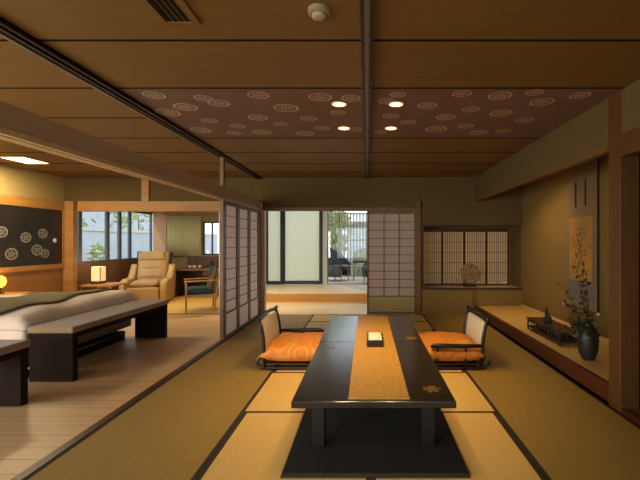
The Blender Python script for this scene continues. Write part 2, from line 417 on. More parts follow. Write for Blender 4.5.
# wall behind the viewer, with its wide window
rr = MB(); rr.box(XW, XD, YN-.1, YN, 0, .35); rr.box(XW, XD, YN-.1, YN, 2.1, CEIL)
rr.box(XW, -5.2, YN-.1, YN, .35, 2.1); rr.box(-2.0, -1.7, YN-.1, YN, .35, 2.1); rr.box(1.6, XD, YN-.1, YN, .35, 2.1)
struct(rr.build('wall_front', 'sand'))

def window(name, x, y0, y1, z0, z1, mull, axis='x', fm='black_fr', gl='glass'):
    fr = MB(); t = .025
    def b(m, a0, a1, c0, c1, d=t):
        if axis == 'x': m.box(x-d, x+d, a0, a1, c0, c1)
        else: m.box(a0, a1, x-d, x+d, c0, c1)
    b(fr, y0, y1, z0, z0+.035); b(fr, y0, y1, z1-.035, z1); b(fr, y0, y0+.035, z0+.035, z1-.035); b(fr, y1-.035, y1, z0+.035, z1-.035)
    for c, w_ in mull: b(fr, c-w_/2, c+w_/2, z0+.035, z1-.035, .022)
    o = struct(fr.build(name, fm))
    g = MB(); b(g, y0+.03, y1-.03, z0+.03, z1-.03, .004); g.build('pane', gl, o)
    return o
window('window_1', XW-.05, YB+.1, YS-.04, .88, 1.995, [(7.66, .085), (8.48, .10), (8.90, .09), (9.28, .08)], fm='grey_fr')
window('window_2', YS+.04, -4.13, -2.65, .95, 1.79, [(-3.90, .03), (-3.5, .03)], 'y')
window('window_3', XW-.05, -.2, 2.3, 0.02, 1.84, [(1.05, .05)])
window('window_4', YN-.05, -5.2, -2.0, .35, 2.1, [(-3.6, .05)], 'y')
window('window_5', YN-.05, -1.7, 1.6, .35, 2.1, [(-.05, .05)], 'y')

# hall terrace glazing: two frosted leaves and a clear one
def leaf(x0, x1, label, m, y=10.48, fw=.06, z0=.19, z1=2.3):
    t = thing('glass_door', label, 'glass door', ((x0+x1)/2, y, z0)); w_ = (x1-x0)/2; h = z1-z0
    f = MB(); f.box(-w_, w_, -.02, .02, 0, .09); f.box(-w_, w_, -.02, .02, h-.06, h); f.box(-w_, -w_+fw, -.02, .02, .09, h-.06); f.box(w_-fw, w_, -.02, .02, .09, h-.06)
    f.build('frame', 'black_fr', t)
    MB().box(-w_+fw, w_-fw, -.006, .006, .09, h-.06).build('pane', m, t)
    return t
leaf(-2.6, -2.165, 'narrow frosted glass leaf in a black frame beside the left end of the hall', 'frost')
leaf(-2.2, -1.14, 'wide frosted glass door in a thick black frame in the middle of the hall', 'frost', y=10.53, fw=.09)
struct(box('trim_33', 'white_wall', -1.13, -1.03, 10.44, 10.56, .19, CEIL))
struct(box('wall_hall_header', 'white_wall', -2.6, 1.0, 10.44, 10.56, 2.3, CEIL))
d = thing('glass_door', 'clear glass terrace door in a thin dark frame, chairs showing through it', 'glass door', (-1.02, 10.5, .19), 0)
f = MB(); f.box(0, 1.1, -.015, .015, 0, .02); f.box(0, 1.1, -.015, .015, 2.05, 2.1); f.box(0, .025, -.015, .015, .02, 2.05); f.box(1.07, 1.1, -.015, .015, .02, 2.05)
f.build('frame', 'black_fr', d); MB().box(.025, 1.07, -.004, .004, .02, 2.05).build('pane', 'glass', d)

# ------------------------------------------------------------------ terrace and garden
struct(box('ground', 'ground', -30, 20, 10.6, 40, -.3, -.2))
struct(box('ground_side', 'ground', -30, XW-.12, -8, 10.6, -.3, -.2))
struct(box('floor_terrace', 'deck', -2.6, 2.0, 10.58, 13.3, .08, .15))
tp = MB().prism([(-1.0, 10.58), (-.77, 10.46), (-.02, 9.06), (.95, 8.86), (.95, 10.58)], 'z', .1, .172); struct(tp.build('floor_terrace_entry', 'deck'))
fe = thing('slatted_fence', 'tall terrace fence of thin upright bamboo slats behind the dark chairs', 'fence', (0, 13.2, .15))
rl = MB()
for z in (.04, 1.19, 2.04): rl.box(-2.6, 2, -.02, .02, z-.02, z+.02)
rl.build('rail', 'slat', fe)
sl = MB(); x = -2.55
while x < 1.95:
    sl.box(x, x+.046, -.035, -.02, 0, 2.08); x += .1
sl.build('slat', 'slat', fe)
for x in (-2.6, -.9, .9, 1.98): MB().box(x-.03, x+.03, .02, .07, 0, 2.1).build('post', 'slat', fe)

def bush(name, label, loc, r, n, mat_, cat='shrub', h=1.0, size=.12, group=None):
    bm = MB(); rnd = random.Random(name+label)
    for i in range(n):
        a, z, q = rnd.uniform(0, 2*PI), rnd.uniform(-1, 1), rnd.uniform(.3, 1)**.5
        c = Vector((math.cos(a)*math.sqrt(1-z*z)*r[0]*q, math.sin(a)*math.sqrt(1-z*z)*r[1]*q, r[2]+z*r[2]*q))
        d1 = Vector((rnd.gauss(0, 1), rnd.gauss(0, 1), rnd.gauss(0, 1))).normalized(); d2 = d1.cross(Vector((rnd.random(), 1, rnd.random()))).normalized()
        s = size*rnd.uniform(.6, 1.3)
        v = [bm.bm.verts.new(c+p) for p in (-d1*s, d2*s*.45, d1*s, -d2*s*.45)]; bm.bm.faces.new(v)
    t = thing(name, label, cat, loc, 0, group)
    bm.build('foliage', mat_, t)
    MB().tube([(0, 0, 0), (0.03, 0, r[2]*.6), (0, 0, r[2]*1.4)], [.05, .04, .02], 6).build('stem', 'stem', t)
    return t
bush('hedge_shrub', 'low yellow green shrub behind the terrace fence, nearest the white post', (-1.7, 14.2, -.2), (.8, .5, .75), 500, 'hedge')
bush('hedge_shrub', 'low yellow green shrub behind the middle of the terrace fence', (.15, 14.4, -.2), (.8, .5, .65), 500, 'hedge')
bush('garden_tree', 'leafy tree rising behind the left part of the terrace fence', (-2.3, 16.5, -.2), (1.7, 1, 1.9), 1600, 'hedge', 'tree', size=.2)
def building(name, label, x0, x1, y0, y1, z1, m='bldg'):
    t = thing(name, label, 'building', ((x0+x1)/2, (y0+y1)/2, -.2)); a, b = (x1-x0)/2, (y1-y0)/2
    MB().box(-a, a, -b, b, 0, z1).build('wall', m, t)
    MB().box(-a-.15, a+.15, -b-.15, b+.15, z1, z1+.18).build('roof', 'wicker' if m == 'x' else 'ground', t)
    k = -b+.8
    while k < b-.8: MB().box(a, a+.02, k, k+.7, z1*.55, z1*.8).build('window', 'garden', t); k += 2.6
    return t
building('house', 'white flat house seen through the bamboo fence', -.9, 3.5, 19, 23, 2.25)
building('apartment_building', 'pale grey block beyond the garden wall, seen through the sunroom window', -20, -15, 14, 34, 5.2)
gw = thing('garden_wall', 'long pale garden wall with white coping outside the sunroom window', 'wall', (-8.5, 14, -.2))
MB().box(-.08, .08, -9, 9, 0, 1.82).build('wall_body', 'garden', gw); MB().box(-.12, .12, -9, 9, 1.82, 1.92).build('coping', 'white', gw)
bush('garden_tree', 'pale green tree above the garden wall, nearer the wooden corner post', (-11.5, 15, -.2), (1.3, 1.6, 1.7), 500, 'hedge', 'tree', size=.16)
bush('garden_tree', 'pale green tree above the garden wall, behind the far window mullions', (-11.2, 20, -.2), (1.4, 1.6, 2.0), 500, 'hedge', 'tree', size=.16)
bush('garden_shrub', 'small grey green shrub standing before the garden wall outside the window', (-7.6, 11.6, -.2), (.3, .3, .75), 160, 'hedge')

# wicker chairs and table on the terrace
def wicker_chair(label, loc, rz):
    t = thing('wicker_chair', label, 'chair', loc, rz, 'dark wicker chairs on the terrace')
    b = MB(); n = 20
    # wrapped tub shell, higher at the back (local -x is the back)
    pts = []
    for i in range(n+1):
        a = PI*.28+(2*PI-PI*.56)*i/n; zt = .62-.26*math.cos(a)
        pts.append((.30*math.cos(a), .30*math.sin(a), zt))
    for dr in (0,):
        o_, i_ = [], []
        for (x, y, z) in pts:
            o_.append((b.bm.verts.new((x*1.08, y*1.08, .12)), b.bm.verts.new((x*1.12, y*1.12, z)), b.bm.verts.new((x*.98, y*.98, z)), b.bm.verts.new((x*.95, y*.95, .12))))
        for p, q in zip(o_, o_[1:]):
            for k in range(4): b.bm.faces.new((p[k], p[(k+1) % 4], q[(k+1) % 4], q[k]))
        b.bm.faces.new(o_[0]); b.bm.faces.new(o_[-1][::-1])
    b.build('tub_back', 'wicker', t, smooth=False)
    MB().lathe([(.28, .3), (.285, .34), (.28, .4), (.2, .42)], n=20).build('seat', 'wicker', t)
    t.scale = (1.2, 1.2, 1.12)
    for a in (.8, 2.35, 3.9, 5.45):
        MB().tube([(.25*math.cos(a), .25*math.sin(a), .3), (.27*math.cos(a), .27*math.sin(a), 0)], .016, 8).build('leg', 'steel', t)
    return t
wicker_chair('dark wicker tub chair on the terrace, whole behind the clear glass', (-.84, 11.9, .15), -.4)
wicker_chair('dark wicker tub chair on the terrace, half hidden by the paper screen', (.2, 11.3, .15), PI+.3)
tt = thing('terrace_table', 'dark square table between the two wicker chairs on the terrace', 'table', (-.3, 12.2, .15))
MB().box(-.12, .38, -.28, .3, .52, .58).build('tabletop', 'black_fr', tt)
for a in (-.1, .34):
    for b in (-.24, .26): MB().box(a-.015, a+.015, b-.015, b+.015, 0, .5).build('leg', 'steel', tt)

# ------------------------------------------------------------------ tatami mats
def tatami(x0, x1, y0, y1, m, label, group, along):
    t = thing('tatami_mat', label, 'tatami mat', ((x0+x1)/2, (y0+y1)/2, -.05), 0, group)
    a, b = (x1-x0)/2-.0015, (y1-y0)/2-.0015; bw_ = .026
    if along == 'y':
        MB().box(-a+bw_, a-bw_, -b, b, 0, .049).build('woven_rush', m, t)
        MB().box(-a, -a+bw_, -b, b, 0, .05).build('border', 'border', t); MB().box(a-bw_, a, -b, b, 0, .05).build('border', 'border', t)
    else:
        MB().box(-a, a, -b+bw_, b-bw_, 0, .049).build('woven_rush', m, t)
        MB().box(-a, a, -b, -b+bw_, 0, .05).build('border', 'border', t); MB().box(-a, a, b-bw_, b, 0, .05).build('border', 'border', t)
c0, c1 = -.925, .968
e = [-1.6, -.39, 1.52, 3.43, 5.34, 7.2]
dn = ['', 'shade-toned tatami mat beside the wooden floor, its near part below the picture', 'shade-toned tatami mat along the wooden floor, level with the near end of the table',
      'shade-toned tatami mat along the wooden floor, level with the left legless chair', 'shade-toned tatami mat running along the three white paper screens']
dr_ = ['', 'shade-toned tatami mat on the right, its near part below the picture', 'shade-toned tatami mat along the alcove side, by the brown corner post',
       'shade-toned tatami mat along the red alcove board, beside the right legless chair', 'shade-toned tatami mat along the red alcove board, furthest back under the round plate']
for k in range(1, 5):
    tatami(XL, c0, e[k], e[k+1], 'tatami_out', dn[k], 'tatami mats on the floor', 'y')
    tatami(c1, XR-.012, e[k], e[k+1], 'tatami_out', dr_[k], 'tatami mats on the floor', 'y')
cx = (c0+c1)/2
tatami(c0, c1, .2, 1.15, 'tatami', 'golden tatami mat crosswise nearest the viewer', 'tatami mats on the floor', 'x')
tatami(c0, cx, 1.15, 3.06, 'tatami_b', 'golden tatami mat left of the black mat, nearest the viewer', 'tatami mats on the floor', 'y')
tatami(cx, c1, 1.15, 3.06, 'tatami_b', 'golden tatami mat right of the black mat, nearest the viewer', 'tatami mats on the floor', 'y')
tatami(c0, c1, 3.06, 4.02, 'tatami', 'golden tatami mat crosswise under the near half of the low table', 'tatami mats on the floor', 'x')
tatami(c0, cx, 4.02, 5.93, 'tatami_b', 'tatami mat under the left legless chair', 'tatami mats on the floor', 'y')
tatami(cx, c1, 4.02, 5.93, 'tatami_b', 'tatami mat under the right legless chair', 'tatami mats on the floor', 'y')
tatami(c0, c1, 5.93, 6.56, 'tatami', 'tatami mat crosswise just past the far end of the table', 'tatami mats on the floor', 'x')
tatami(c0, c1, 6.56, 7.2, 'tatami', 'tatami mat crosswise before the hall opening', 'tatami mats on the floor', 'x')

# ------------------------------------------------------------------ paper screens
def shoji(label, w_, h, cols, rows, loc, rz, gbot, pm, fw=.05, rail=.05, group=None, low='paper', t_=.028, bar=.009, name='paper_screen', rowoff=0, gtop=None):
    t = thing(name, label, 'paper screen', loc, rz, group)
    a = w_/2; gt = h-.05
    f = MB(); f.box(-a, -a+fw, -t_/2, t_/2, 0, h); f.box(a-fw, a, -t_/2, t_/2, 0, h)
    f.box(-a+fw, a-fw, -t_/2, t_/2, gt, h); f.box(-a+fw, a-fw, -t_/2, t_/2, 0, .035)
    if gbot > .05: f.box(-a+fw, a-fw, -t_/2, t_/2, gbot-.02, gbot)
    fo = f.build('frame', 'shoji_fr' if name == 'paper_screen' else 'wood_dk', t, bevel=.002, seg=1)
    g = MB()
    for i in range(1, cols):
        x = -a+fw+(w_-2*fw)*i/cols; g.box(x-bar/2, x+bar/2, -.011, .004, gbot, gt)
    for j in range(1, rows):
        z = gbot+(gt-gbot)*j/rows; g.box(-a+fw, a-fw, -.010, .003, z-bar/2, z+bar/2)
    g.build('lattice', 'shoji_fr' if name == 'paper_screen' else 'wood_dk', fo)
    MB().box(-a+fw, a-fw, .004, .006, gbot, gt).build('paper', pm, t)
    if gbot > .05: MB().box(-a+fw, a-fw, -.006, .006, .035, gbot-.02).build('lower_panel', low, t)
    return t
for k, (ya, lab) in enumerate([(5.345, 'white paper screen on the left, the one nearest the viewer beside the brown post'),
                               (5.915, 'white paper screen on the left, middle one of three'),
                               (6.485, 'white paper screen on the left, nearest the hall opening')]):
    shoji(lab, .57, 1.82, 1, 10, (-1.878, ya+.285, .005), PI/2, .335, 'paper', fw=.062, group='three white paper screens beside the bedroom')
box('trim_34', 'wood_br', -1.90, -1.86, 7.057, 7.168, .004, 1.83); struct(bpy.data.objects['trim_34'])
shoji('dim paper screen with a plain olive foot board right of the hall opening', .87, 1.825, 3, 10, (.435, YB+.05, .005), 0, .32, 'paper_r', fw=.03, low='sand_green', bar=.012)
lb = ['narrow slatted paper screen in the niche, partly hidden at its left end', 'slatted paper screen in the niche, just left of the round plate',
      'slatted paper screen in the niche, right behind the round plate', 'slatted paper screen in the niche, dimmest one in the right corner']
for k in range(4):
    shoji(lb[k], .42, 1.06, 9, 5, (1.005+.21+.42*k, 7.745, .462), 0, .04, 'paper_w', fw=.022, bar=.007, name='slatted_screen', group='slatted paper screens in the niche', t_=.024)
# daylight behind niche screens
struct(box('wall_niche_back', 'white_wall', .9, 2.9, 8.5, 8.55, 0, 2.4))

# ------------------------------------------------------------------ table set
struct_no = None
fm = tag(MB().box(-.47, .563, 2.21, 5.35, .0005, .008).build('floor_mat', 'mat_black', bevel=.002), 'thin black floor mat spread under the low lacquer table', 'floor mat')
def low_table(label, y0, y1):
    x0, x1 = -.447, .527
    t = thing('low_table', label, 'low table', ((x0+x1)/2, (y0+y1)/2, .008), 0, 'joined black lacquer tables')
    a, b = (x1-x0)/2, (y1-y0)/2
    MB().box(-a, a, -b, b, .292, .332).build('tabletop', 'lacq', t, bevel=.004)
    MB().box(-a+.12, a-.12, -b+.13, b-.13, .25, .292).build('apron', 'lacq_d', t)
    for sx in (-1, 1):
        for sy in (-1, 1):
            cx_, cy_ = sx*(a-.145), sy*(b-.17)
            MB().box(cx_-.038, cx_+.038, cy_-.038, cy_+.038, 0, .292).build('leg', 'lacq_d', t, bevel=.004)
    return t, a, b
t1, a1, b1 = low_table('black lacquer low table nearer the viewer, end of two joined tables', 2.40, 3.838)
t2, a2, b2 = low_table('black lacquer low table at the far end, touching the nearer one', 3.842, 5.18)
def leaf_inlay(parent, x, y, r, m, seed):
    rnd = random.Random(seed); b = MB()
    for i in range(7):
        a = i*2*PI/7+rnd.uniform(-.2, .2); L = r*rnd.uniform(.75, 1.1)
        pts = []
        for k in range(9):
            u = k/8; w_ = math.sin(PI*u)*r*.22; pts.append((u*L, w_))
        poly = pts+[(p[0], -p[1]) for p in pts[::-1][1:-1]]
        v = [b.bm.verts.new((x+p[0]*math.cos(a)-p[1]*math.sin(a), y+p[0]*math.sin(a)+p[1]*math.cos(a), .3325+i*.00008)) for p in poly]
        b.bm.faces.new(v)
    b.build('leaf_inlay', m, parent)
def wpos(px, py, z): Y = F*(H-z)/(py-PY); return ((px-PX)/F*Y, Y)
for (px, py, t, r, m) in ((330, 347.5, t1, .075, 'green_leaf_inlay'), (431, 389, t1, .07, 'gold_leaf'), (411, 338, t2, .075, 'gold_leaf')):
    x, y = wpos(px, py, .34); leaf_inlay(t, x-t.location.x, y-t.location.y, r, m, px)
rn = MB()
n = 40
for i in range(n):
    y0 = 2.445+(5.18-2.445)*i/n; y1 = 2.445+(5.18-2.445)*(i+1)/n
for (x0, x1) in ((-.112, .255),): rn.box(x0, x1, 2.44, 5.17, .3405, .344)
tr_ = tag(rn.build('table_runner', 'runner'), 'golden brown patterned runner along the middle of the black tables', 'table runner')
hm = MB(); hm.box(-.113, .256, 2.437, 2.444, .3405, .3445); hm.build('hem', 'riser', tr_)
tb = thing('tissue_box', 'black lacquer tissue box with white tissue on the golden runner', 'tissue box', (.075, 3.80, .344))
MB().box(-.075, .075, -.17, .17, 0, .058).build('box_body', 'lacq_d', tb, bevel=.003)
MB().box(-.06, .06, -.15, .15, .058, .0605).build('box_lid', mat('box_lid', (230, 222, 206), .5), tb)
ts = MB(); rnd = random.Random(3)
N = 16; g = {}
for i in range(N+1):
    for j in range(N+1):
        u, v = i/N*2-1, j/N*2-1; k = (1-u*u)*(1-v*v)
        g[i, j] = ts.bm.verts.new((u*.05, v*.12, .061+k*(.014+.012*math.sin(7*u+5*v)+.006*math.sin(17*u))))
for i in range(N):
    for j in range(N): ts.bm.faces.new((g[i, j], g[i+1, j], g[i+1, j+1], g[i, j+1]))
ts.build('tissue', 'white', tb, smooth=True)

# ------------------------------------------------------------------ legless chairs, local: faces +x, +y is its left side
def zaisu(label, loc, rz):
    t = thing('legless_chair', label, 'legless chair', loc, rz, 'legless chairs at the low table')
    W = .37
    for s in (-1, 1):
        p = [(.27, s*W, .045), (.26, s*W, .02), (.2, s*W, .014), (-.2, s*W, .014), (-.28, s*W, .02), (-.325, s*W, .055), (-.325, s*W, .095), (-.29, s*W, .12), (-.24, s*W, .125)]
        MB().tube(p, .016, 8).build('runner', 'black', t, smooth=True)
        q = [(-.245, s*W, .016), (-.255, s*W, .15), (-.262, s*W, .3), (-.285, s*W, .42), (-.305, s*W, .485)]
        MB().tube(q, .018, 8).build('upright', 'black', t, smooth=True)
    MB().box(-.25, .25, -W, W, .045, .058).build('seat_board', 'wood_dk', t, bevel=.003)
    for q in (.22, -.2): MB().tube([(q, -W, .03), (q, W, .03)], .014, 8).build('cross_bar', 'black', t)
    tr = MB(); pts = []
    for i in range(15):
        v = i/14*2-1; pts.append((-.305-.02*(1-v*v), v*(W+.035), .485+.022*(1-v*v)+(.018 if abs(v) > .97 else 0)))
    tr.tube(pts, [.021]*15, 8); tr.build('top_rail', 'black', t, smooth=True)
    # back pad, slightly bowed panel
    b = MB(); nx, nz = 10, 8; A, B = {}, {}
    for i in range(nx+1):
        for j in range(nz+1):
            v = i/nx*2-1; zz = .13+(.455-.13)*j/nz; x = -.262-.04*(j/nz)**2-.02*(1-v*v); th = .012+.014*((1-v**4)*(1-(j/nz*2-1)**4))
            A[i, j] = b.bm.verts.new((x+th, v*(W-.035), zz)); B[i, j] = b.bm.verts.new((x-th*.6, v*(W-.035), zz))
    for i in range(nx):
        for j in range(nz):
            b.bm.faces.new((A[i, j], A[i+1, j], A[i+1, j+1], A[i, j+1])); b.bm.faces.new((B[i, j], B[i, j+1], B[i+1, j+1], B[i+1, j]))
    for j in range(nz):
        for i in (0, nx): b.bm.faces.new((A[i, j], A[i, j+1], B[i, j+1], B[i, j]))
    for i in range(nx):
        for j in (0, nz): b.bm.faces.new((A[i, j], B[i, j], B[i+1, j], A[i+1, j]))
    b.build('back_pad', 'back_pad', t, smooth=True)
    ar = MB(); ar.tube([(-.262, W, .235), (-.1, W, .232), (.1, W, .236), (.22, W, .238), (.262, W, .225)], [.018, .022, .024, .024, .015], 8)
    ar.build('armrest', 'black', t, smooth=True)
    MB().tube([(.19, W, .23), (.2, W, .13), (.2, W, .02)], .0125, 8).build('arm_post', 'black', t)
    MB().tube([(-.09, W, .23), (-.09, W, .02)], .0115, 8).build('arm_post', 'black', t)
    return t
def zabuton(label, loc, rz, tilt=0):
    t = thing('floor_cushion', label, 'cushion', loc, rz, 'orange cushions on the legless chairs')
    b = MB(); b.pad(0, 0, .085, .66, .84, .2, n=22, p=3.6, wob=.01); b.build('cushion_cover', 'zabuton', t, smooth=True)
    s = MB(); 
    for sx in (-1, 1):
        for sy in (-1, 1):
            for k in range(4):
                a = k*.35-.5; s.tube([(sx*.32, sy*.405, .085), (sx*(.32+.03*math.cos(a)), sy*(.405+.03*math.sin(a)+.01), .05)], .003, 5)
    s.build('tassel', 'riser', t)
    return t
zaisu('legless chair left of the table with a pale padded back, facing right', (-.775, 4.46, .003), 0)
zabuton('orange patterned cushion on the left legless chair', (-.745, 4.46, .06), 0)
zaisu('legless chair right of the table, its black armrest towards the viewer', (.90, 4.46, .003), PI)
zabuton('orange patterned cushion on the right legless chair, behind the armrest', (.86, 4.465, .06), PI)

# ------------------------------------------------------------------ bedroom
def bench(label, y0, y1):
    x0, x1 = -3.09, -2.69
    t = thing('bed_bench', label, 'bench', ((x0+x1)/2, (y0+y1)/2, 0), 0, 'dark benches at the foot of the beds')
    a, b = (x1-x0)/2, (y1-y0)/2
    for s in (-1, 1):
        q0, q1 = sorted((s*b, s*(b-.07))); MB().box(-a, a, q0, q1, 0, .40).build('leg', 'bench_dk', t, bevel=.004)
    MB().box(-a, a, -b-.005, b+.005, .40, .445).build('bench_frame', 'bench_dk', t, bevel=.004)
    MB().box(-a-.01, a+.015, -b-.02, b+.02, .445, .505).build('bench_cushion', 'bench_cush', t, bevel=.02, seg=4)
    return t
bench('dark bench with a tan cushion at the foot of the bed, seen whole', 3.73, 5.5)
bench('dark bench with a tan cushion cut off by the left edge', 1.48, 3.24)
def bed(label, y0, y1, grp):
    x0, x1 = -5.28, -3.13
    t = thing('bed', label, 'bed', (0, 0, 0), 0, grp)
    MB().box(x0, x1-.02, y0+.04, y1-.04, .16, .32).build('bed_base', 'bed_base', t, bevel=.01)
    MB().box(x0+.1, x1-.06, y0+.12, y1-.12, 0, .11).build('plinth', 'bench_dk', t)
    MB().box(x1-.065, x1-.045, y0+.12, y1-.12, .085, .10).build('plinth_highlight', 'steel', t)  # bright strip imitates a highlight line on the plinth
    for X in (x0+.3, x1-.3):
        for Y in (y0+.3, y1-.3): MB().box(X-.06, X+.06, Y-.06, Y+.06, .11, .16).build('leg', 'bench_dk', t)
    MB().box(x0, x1-.01, y0+.02, y1-.02, .32, .50).build('mattress', 'duvet', t, bevel=.04, seg=4)
    # duvet: cloth with soft folds that hangs over the foot and sides
    b = MB(); nx, ny = 46, 40; g = {}
    for i in range(nx+1):
        for j in range(ny+1):
            u, v = i/nx, j/ny
            X = x0+.5+(x1+.03-x0-.5)*u; Y = y0-.02+(y1-y0+.04)*v
            eu = max(0, (u-.93)/.07); ev = max(0, (abs(2*v-1)-.93)/.07)
            z = .595+.03*math.sin(3*u+2*v)*math.sin(5*v)+.012*math.sin(16*v+5*u)-.10*max(eu**2, ev**2)
            z += .035*(1-(2*v-1)**4)*(1-(2*u-1)**6)
            if eu >= 1 or ev >= 1: z = .33
            g[i, j] = b.bm.verts.new((X, Y, z))
    for i in range(nx):
        for j in range(ny): b.bm.faces.new((g[i, j], g[i+1, j], g[i+1, j+1], g[i, j+1]))
    o = b.build('duvet', 'duvet', t, smooth=True); so = o.modifiers.new('t', 'SOLIDIFY'); so.thickness = .03
    return t, g
def bed_z(u, v): return .595+.03*math.sin(3*u+2*v)*math.sin(5*v)+.012*math.sin(16*v+5*u)+.035*(1-(2*v-1)**4)*(1-(2*u-1)**6)
bed('bed with a pale duvet behind the whole bench', 3.72, 5.5, 'beds')
def scarf(label, y0, y1):
    b = MB(); ny = 30; g = {}; x0, x1 = -5.28, -3.13
    for i in range(9):
        for j in range(ny+1):
            v = j/ny; X = -4.05+.66*i/8+.05*math.sin(6*v)-.02; u = (X-(x0+.5))/(x1+.03-x0-.5)
            Y = y0-.035+(y1-y0+.07)*v; ev = max(0, (abs(2*v-1)-.93)/.07)
            z = bed_z(u, v)-.10*ev**2+.012
            if ev >= 1: z = .35
            g[i, j] = b.bm.verts.new((X, Y, z))
    for i in range(8):
        for j in range(ny): b.bm.faces.new((g[i, j], g[i+1, j], g[i+1, j+1], g[i, j+1]))
    o = b.build('bed_scarf', 'scarf', smooth=True); so = o.modifiers.new('t', 'SOLIDIFY'); so.thickness = .008; so.offset = 1
    tag(o, label, 'bed runner')
scarf('olive green runner lying across the pale duvet', 3.72, 5.5)
for k, yy in enumerate((4.2, 5.0)):
    b = MB(); b.pad(-5.03, yy, .62, .42, .72, .2, n=16, p=3); tag(b.build('pillow', 'duvet', smooth=True),
        ['cream pillow on the bed, nearer the viewer', 'cream pillow on the bed, nearer the bedside lamp'][k], 'pillow', 'pillows on the bed')

# black panel with roundels on the window wall
pn = thing('decorative_panel', 'black wall panel with white flower roundels above the bed', 'wall panel', (XW, 6.2, .905))
MB().box(.0, .018, -1.15, .94, 0, .925).build('panel_board', mat('black_panel', (32, 29, 29), .35, (40, 36, 34), (3, 3, 3)), pn, bevel=.002)
rb = bmesh.new()
for i, (px, py, r) in enumerate([(2, 232, 6.5), (26, 237.5, 6), (43, 233.5, 5.5), (11.5, 254, 7), (37, 250, 6.5), (45, 253.5, 5)]):
    Y = (XW+.02)*F/(px-PX); z = H-(py-PY)*Y/F; R = r*Y/F*.85
    roundel(rb, lambda u, v, Y=Y, z=z, i=i: Vector((.019+.0004*i, Y+u*1.25-6.2, z+v-.905)), R, 60+i)
w = MB(); w.bm = rb; w.build('roundel_print', 'roundel_w', pn)
Y = (XW+.02)*F/(54.5-PX); z = H-(240.5-PY)*Y/F
kn = MB(); kn.lathe([(.0, 0), (.03, .002), (.04, .012), (.03, .022), (.005, .026)], n=16)
ko = kn.build('round_knob', 'white', pn, smooth=True); ko.rotation_euler = (0, PI/2, 0); ko.location = (.016, Y-6.2, z-.905)

# bedside lamp on a shelf at the head
sh = thing('bedside_cabinet', 'low wooden bedside cabinet beyond the bed, under the black panel', 'cabinet', (-5.13, 5.80, 0))
MB().box(-.2, .2, -.22, .22, 0, .52).build('body', 'orange_wall', sh, bevel=.004); MB().box(-.21, .21, -.23, .23, .52, .545).build('top', 'wood', sh, bevel=.003)
MB().box(.2, .212, -.2, .2, .3, .5).build('drawer', 'wood', sh)
bl = thing('bedside_lamp', 'small glowing yellow lamp by the head of the bed, at the left edge', 'lamp', (-5.22, 5.80, .545))
MB().lathe([(.05, 0), (.05, .015), (.012, .02), (.012, .1)], n=16).build('base', 'black', bl); 
MB().lathe([(.03, .09), (.06, .12), (.075, .17), (.065, .22), (.03, .25)], n=20).build('lamp_shade', 'em_bed', bl, smooth=True)

# side table with lamp below the window
sd = thing('side_table', 'low wooden side table under the window behind the bed', 'table', (-4.95, 7.72, 0))
MB().box(-.34, .28, -.28, .28, .46, .495).build('tabletop', 'chair_wood', sd, bevel=.003)
for a in (-.3, .24):
    for b in (-.24, .24): MB().box(a-.02, a+.02, b-.02, b+.02, 0, .46).build('leg', 'chair_wood', sd)
lp = thing('table_lamp', 'square glowing paper lamp on the side table under the window', 'lamp', (-5.08, 7.72, .495))
MB().box(-.085, .085, -.085, .085, 0, .03).build('base', 'wood_dk', lp); MB().box(-.085, .085, -.085, .085, .05, .32).build('lamp_shade', 'shade', lp, bevel=.006)
fr = MB()
for a in (-.088, .088):
    for b in (-.088, .088): fr.box(a-.005, a+.005, b-.005, b+.005, .03, .325)
fr.build('lamp_frame', 'wood_dk', lp)

# ------------------------------------------------------------------ massage chair (local: faces -y)
mc = thing('massage_chair', 'tan leather massage armchair in the sunroom by the window', 'armchair', (-4.70, 8.8, 0), .22)
def curved(m, prof, x0, x1, name, mt, bev=.03):
    return MB().prism(prof, 'x', x0, x1).build(name, mt, mc, bevel=bev, smooth=False, seg=4)
curved(None, [(-.32, 0), (.3, 0), (.36, .3), (-.34, .28)], -.3, .3, 'base', 'seat_dark')
b = MB(); b.pad(0, -.06, .40, .54, .66, .17, n=16, p=5); b.build('seat_cushion', 'seat_tan', mc, smooth=True)
Rb = Matrix.Translation((0, .26, .42)) @ Matrix.Rotation(math.radians(76), 4, 'X')
b = MB(); b.pad(0, .31, .03, .66, .72, .24, n=18, p=6, mtx=Rb); b.build('backrest', 'seat_tan', mc, smooth=True)
b = MB(); b.pad(0, .54, .13, .54, .22, .11, n=14, p=4, mtx=Rb); b.pad(0, .34, .13, .46, .2, .07, n=14, p=4, mtx=Rb); b.pad(0, .15, .13, .46, .2, .07, n=14, p=4, mtx=Rb); b.build('back_cushion', 'seat_tan', mc, smooth=True)
b = MB(); b.pad(0, .29, -.06, .76, .76, .2, n=18, p=5, mtx=Rb); b.build('back_shell', 'seat_dark', mc, smooth=True)
for s in (-1, 1):
    x0, x1 = sorted((s*.315, s*.45))
    prof = [(-.44, .04), (-.46, .3), (-.44, .42), (-.38, .49), (-.26, .515), (-.05, .51), (.08, .54), (.18, .66), (.26, .78), (.34, .80), (.40, .6), (.38, .3), (.3, .02)]
    o = MB().prism(prof, 'x', x0, x1).build('armrest', 'seat_shell', mc, bevel=.05, seg=5)
b = MB(); b.box(-.3, .3, -.44, -.34, .06, .34); b.build('calf_rest', 'seat_shell', mc, bevel=.03, seg=4)

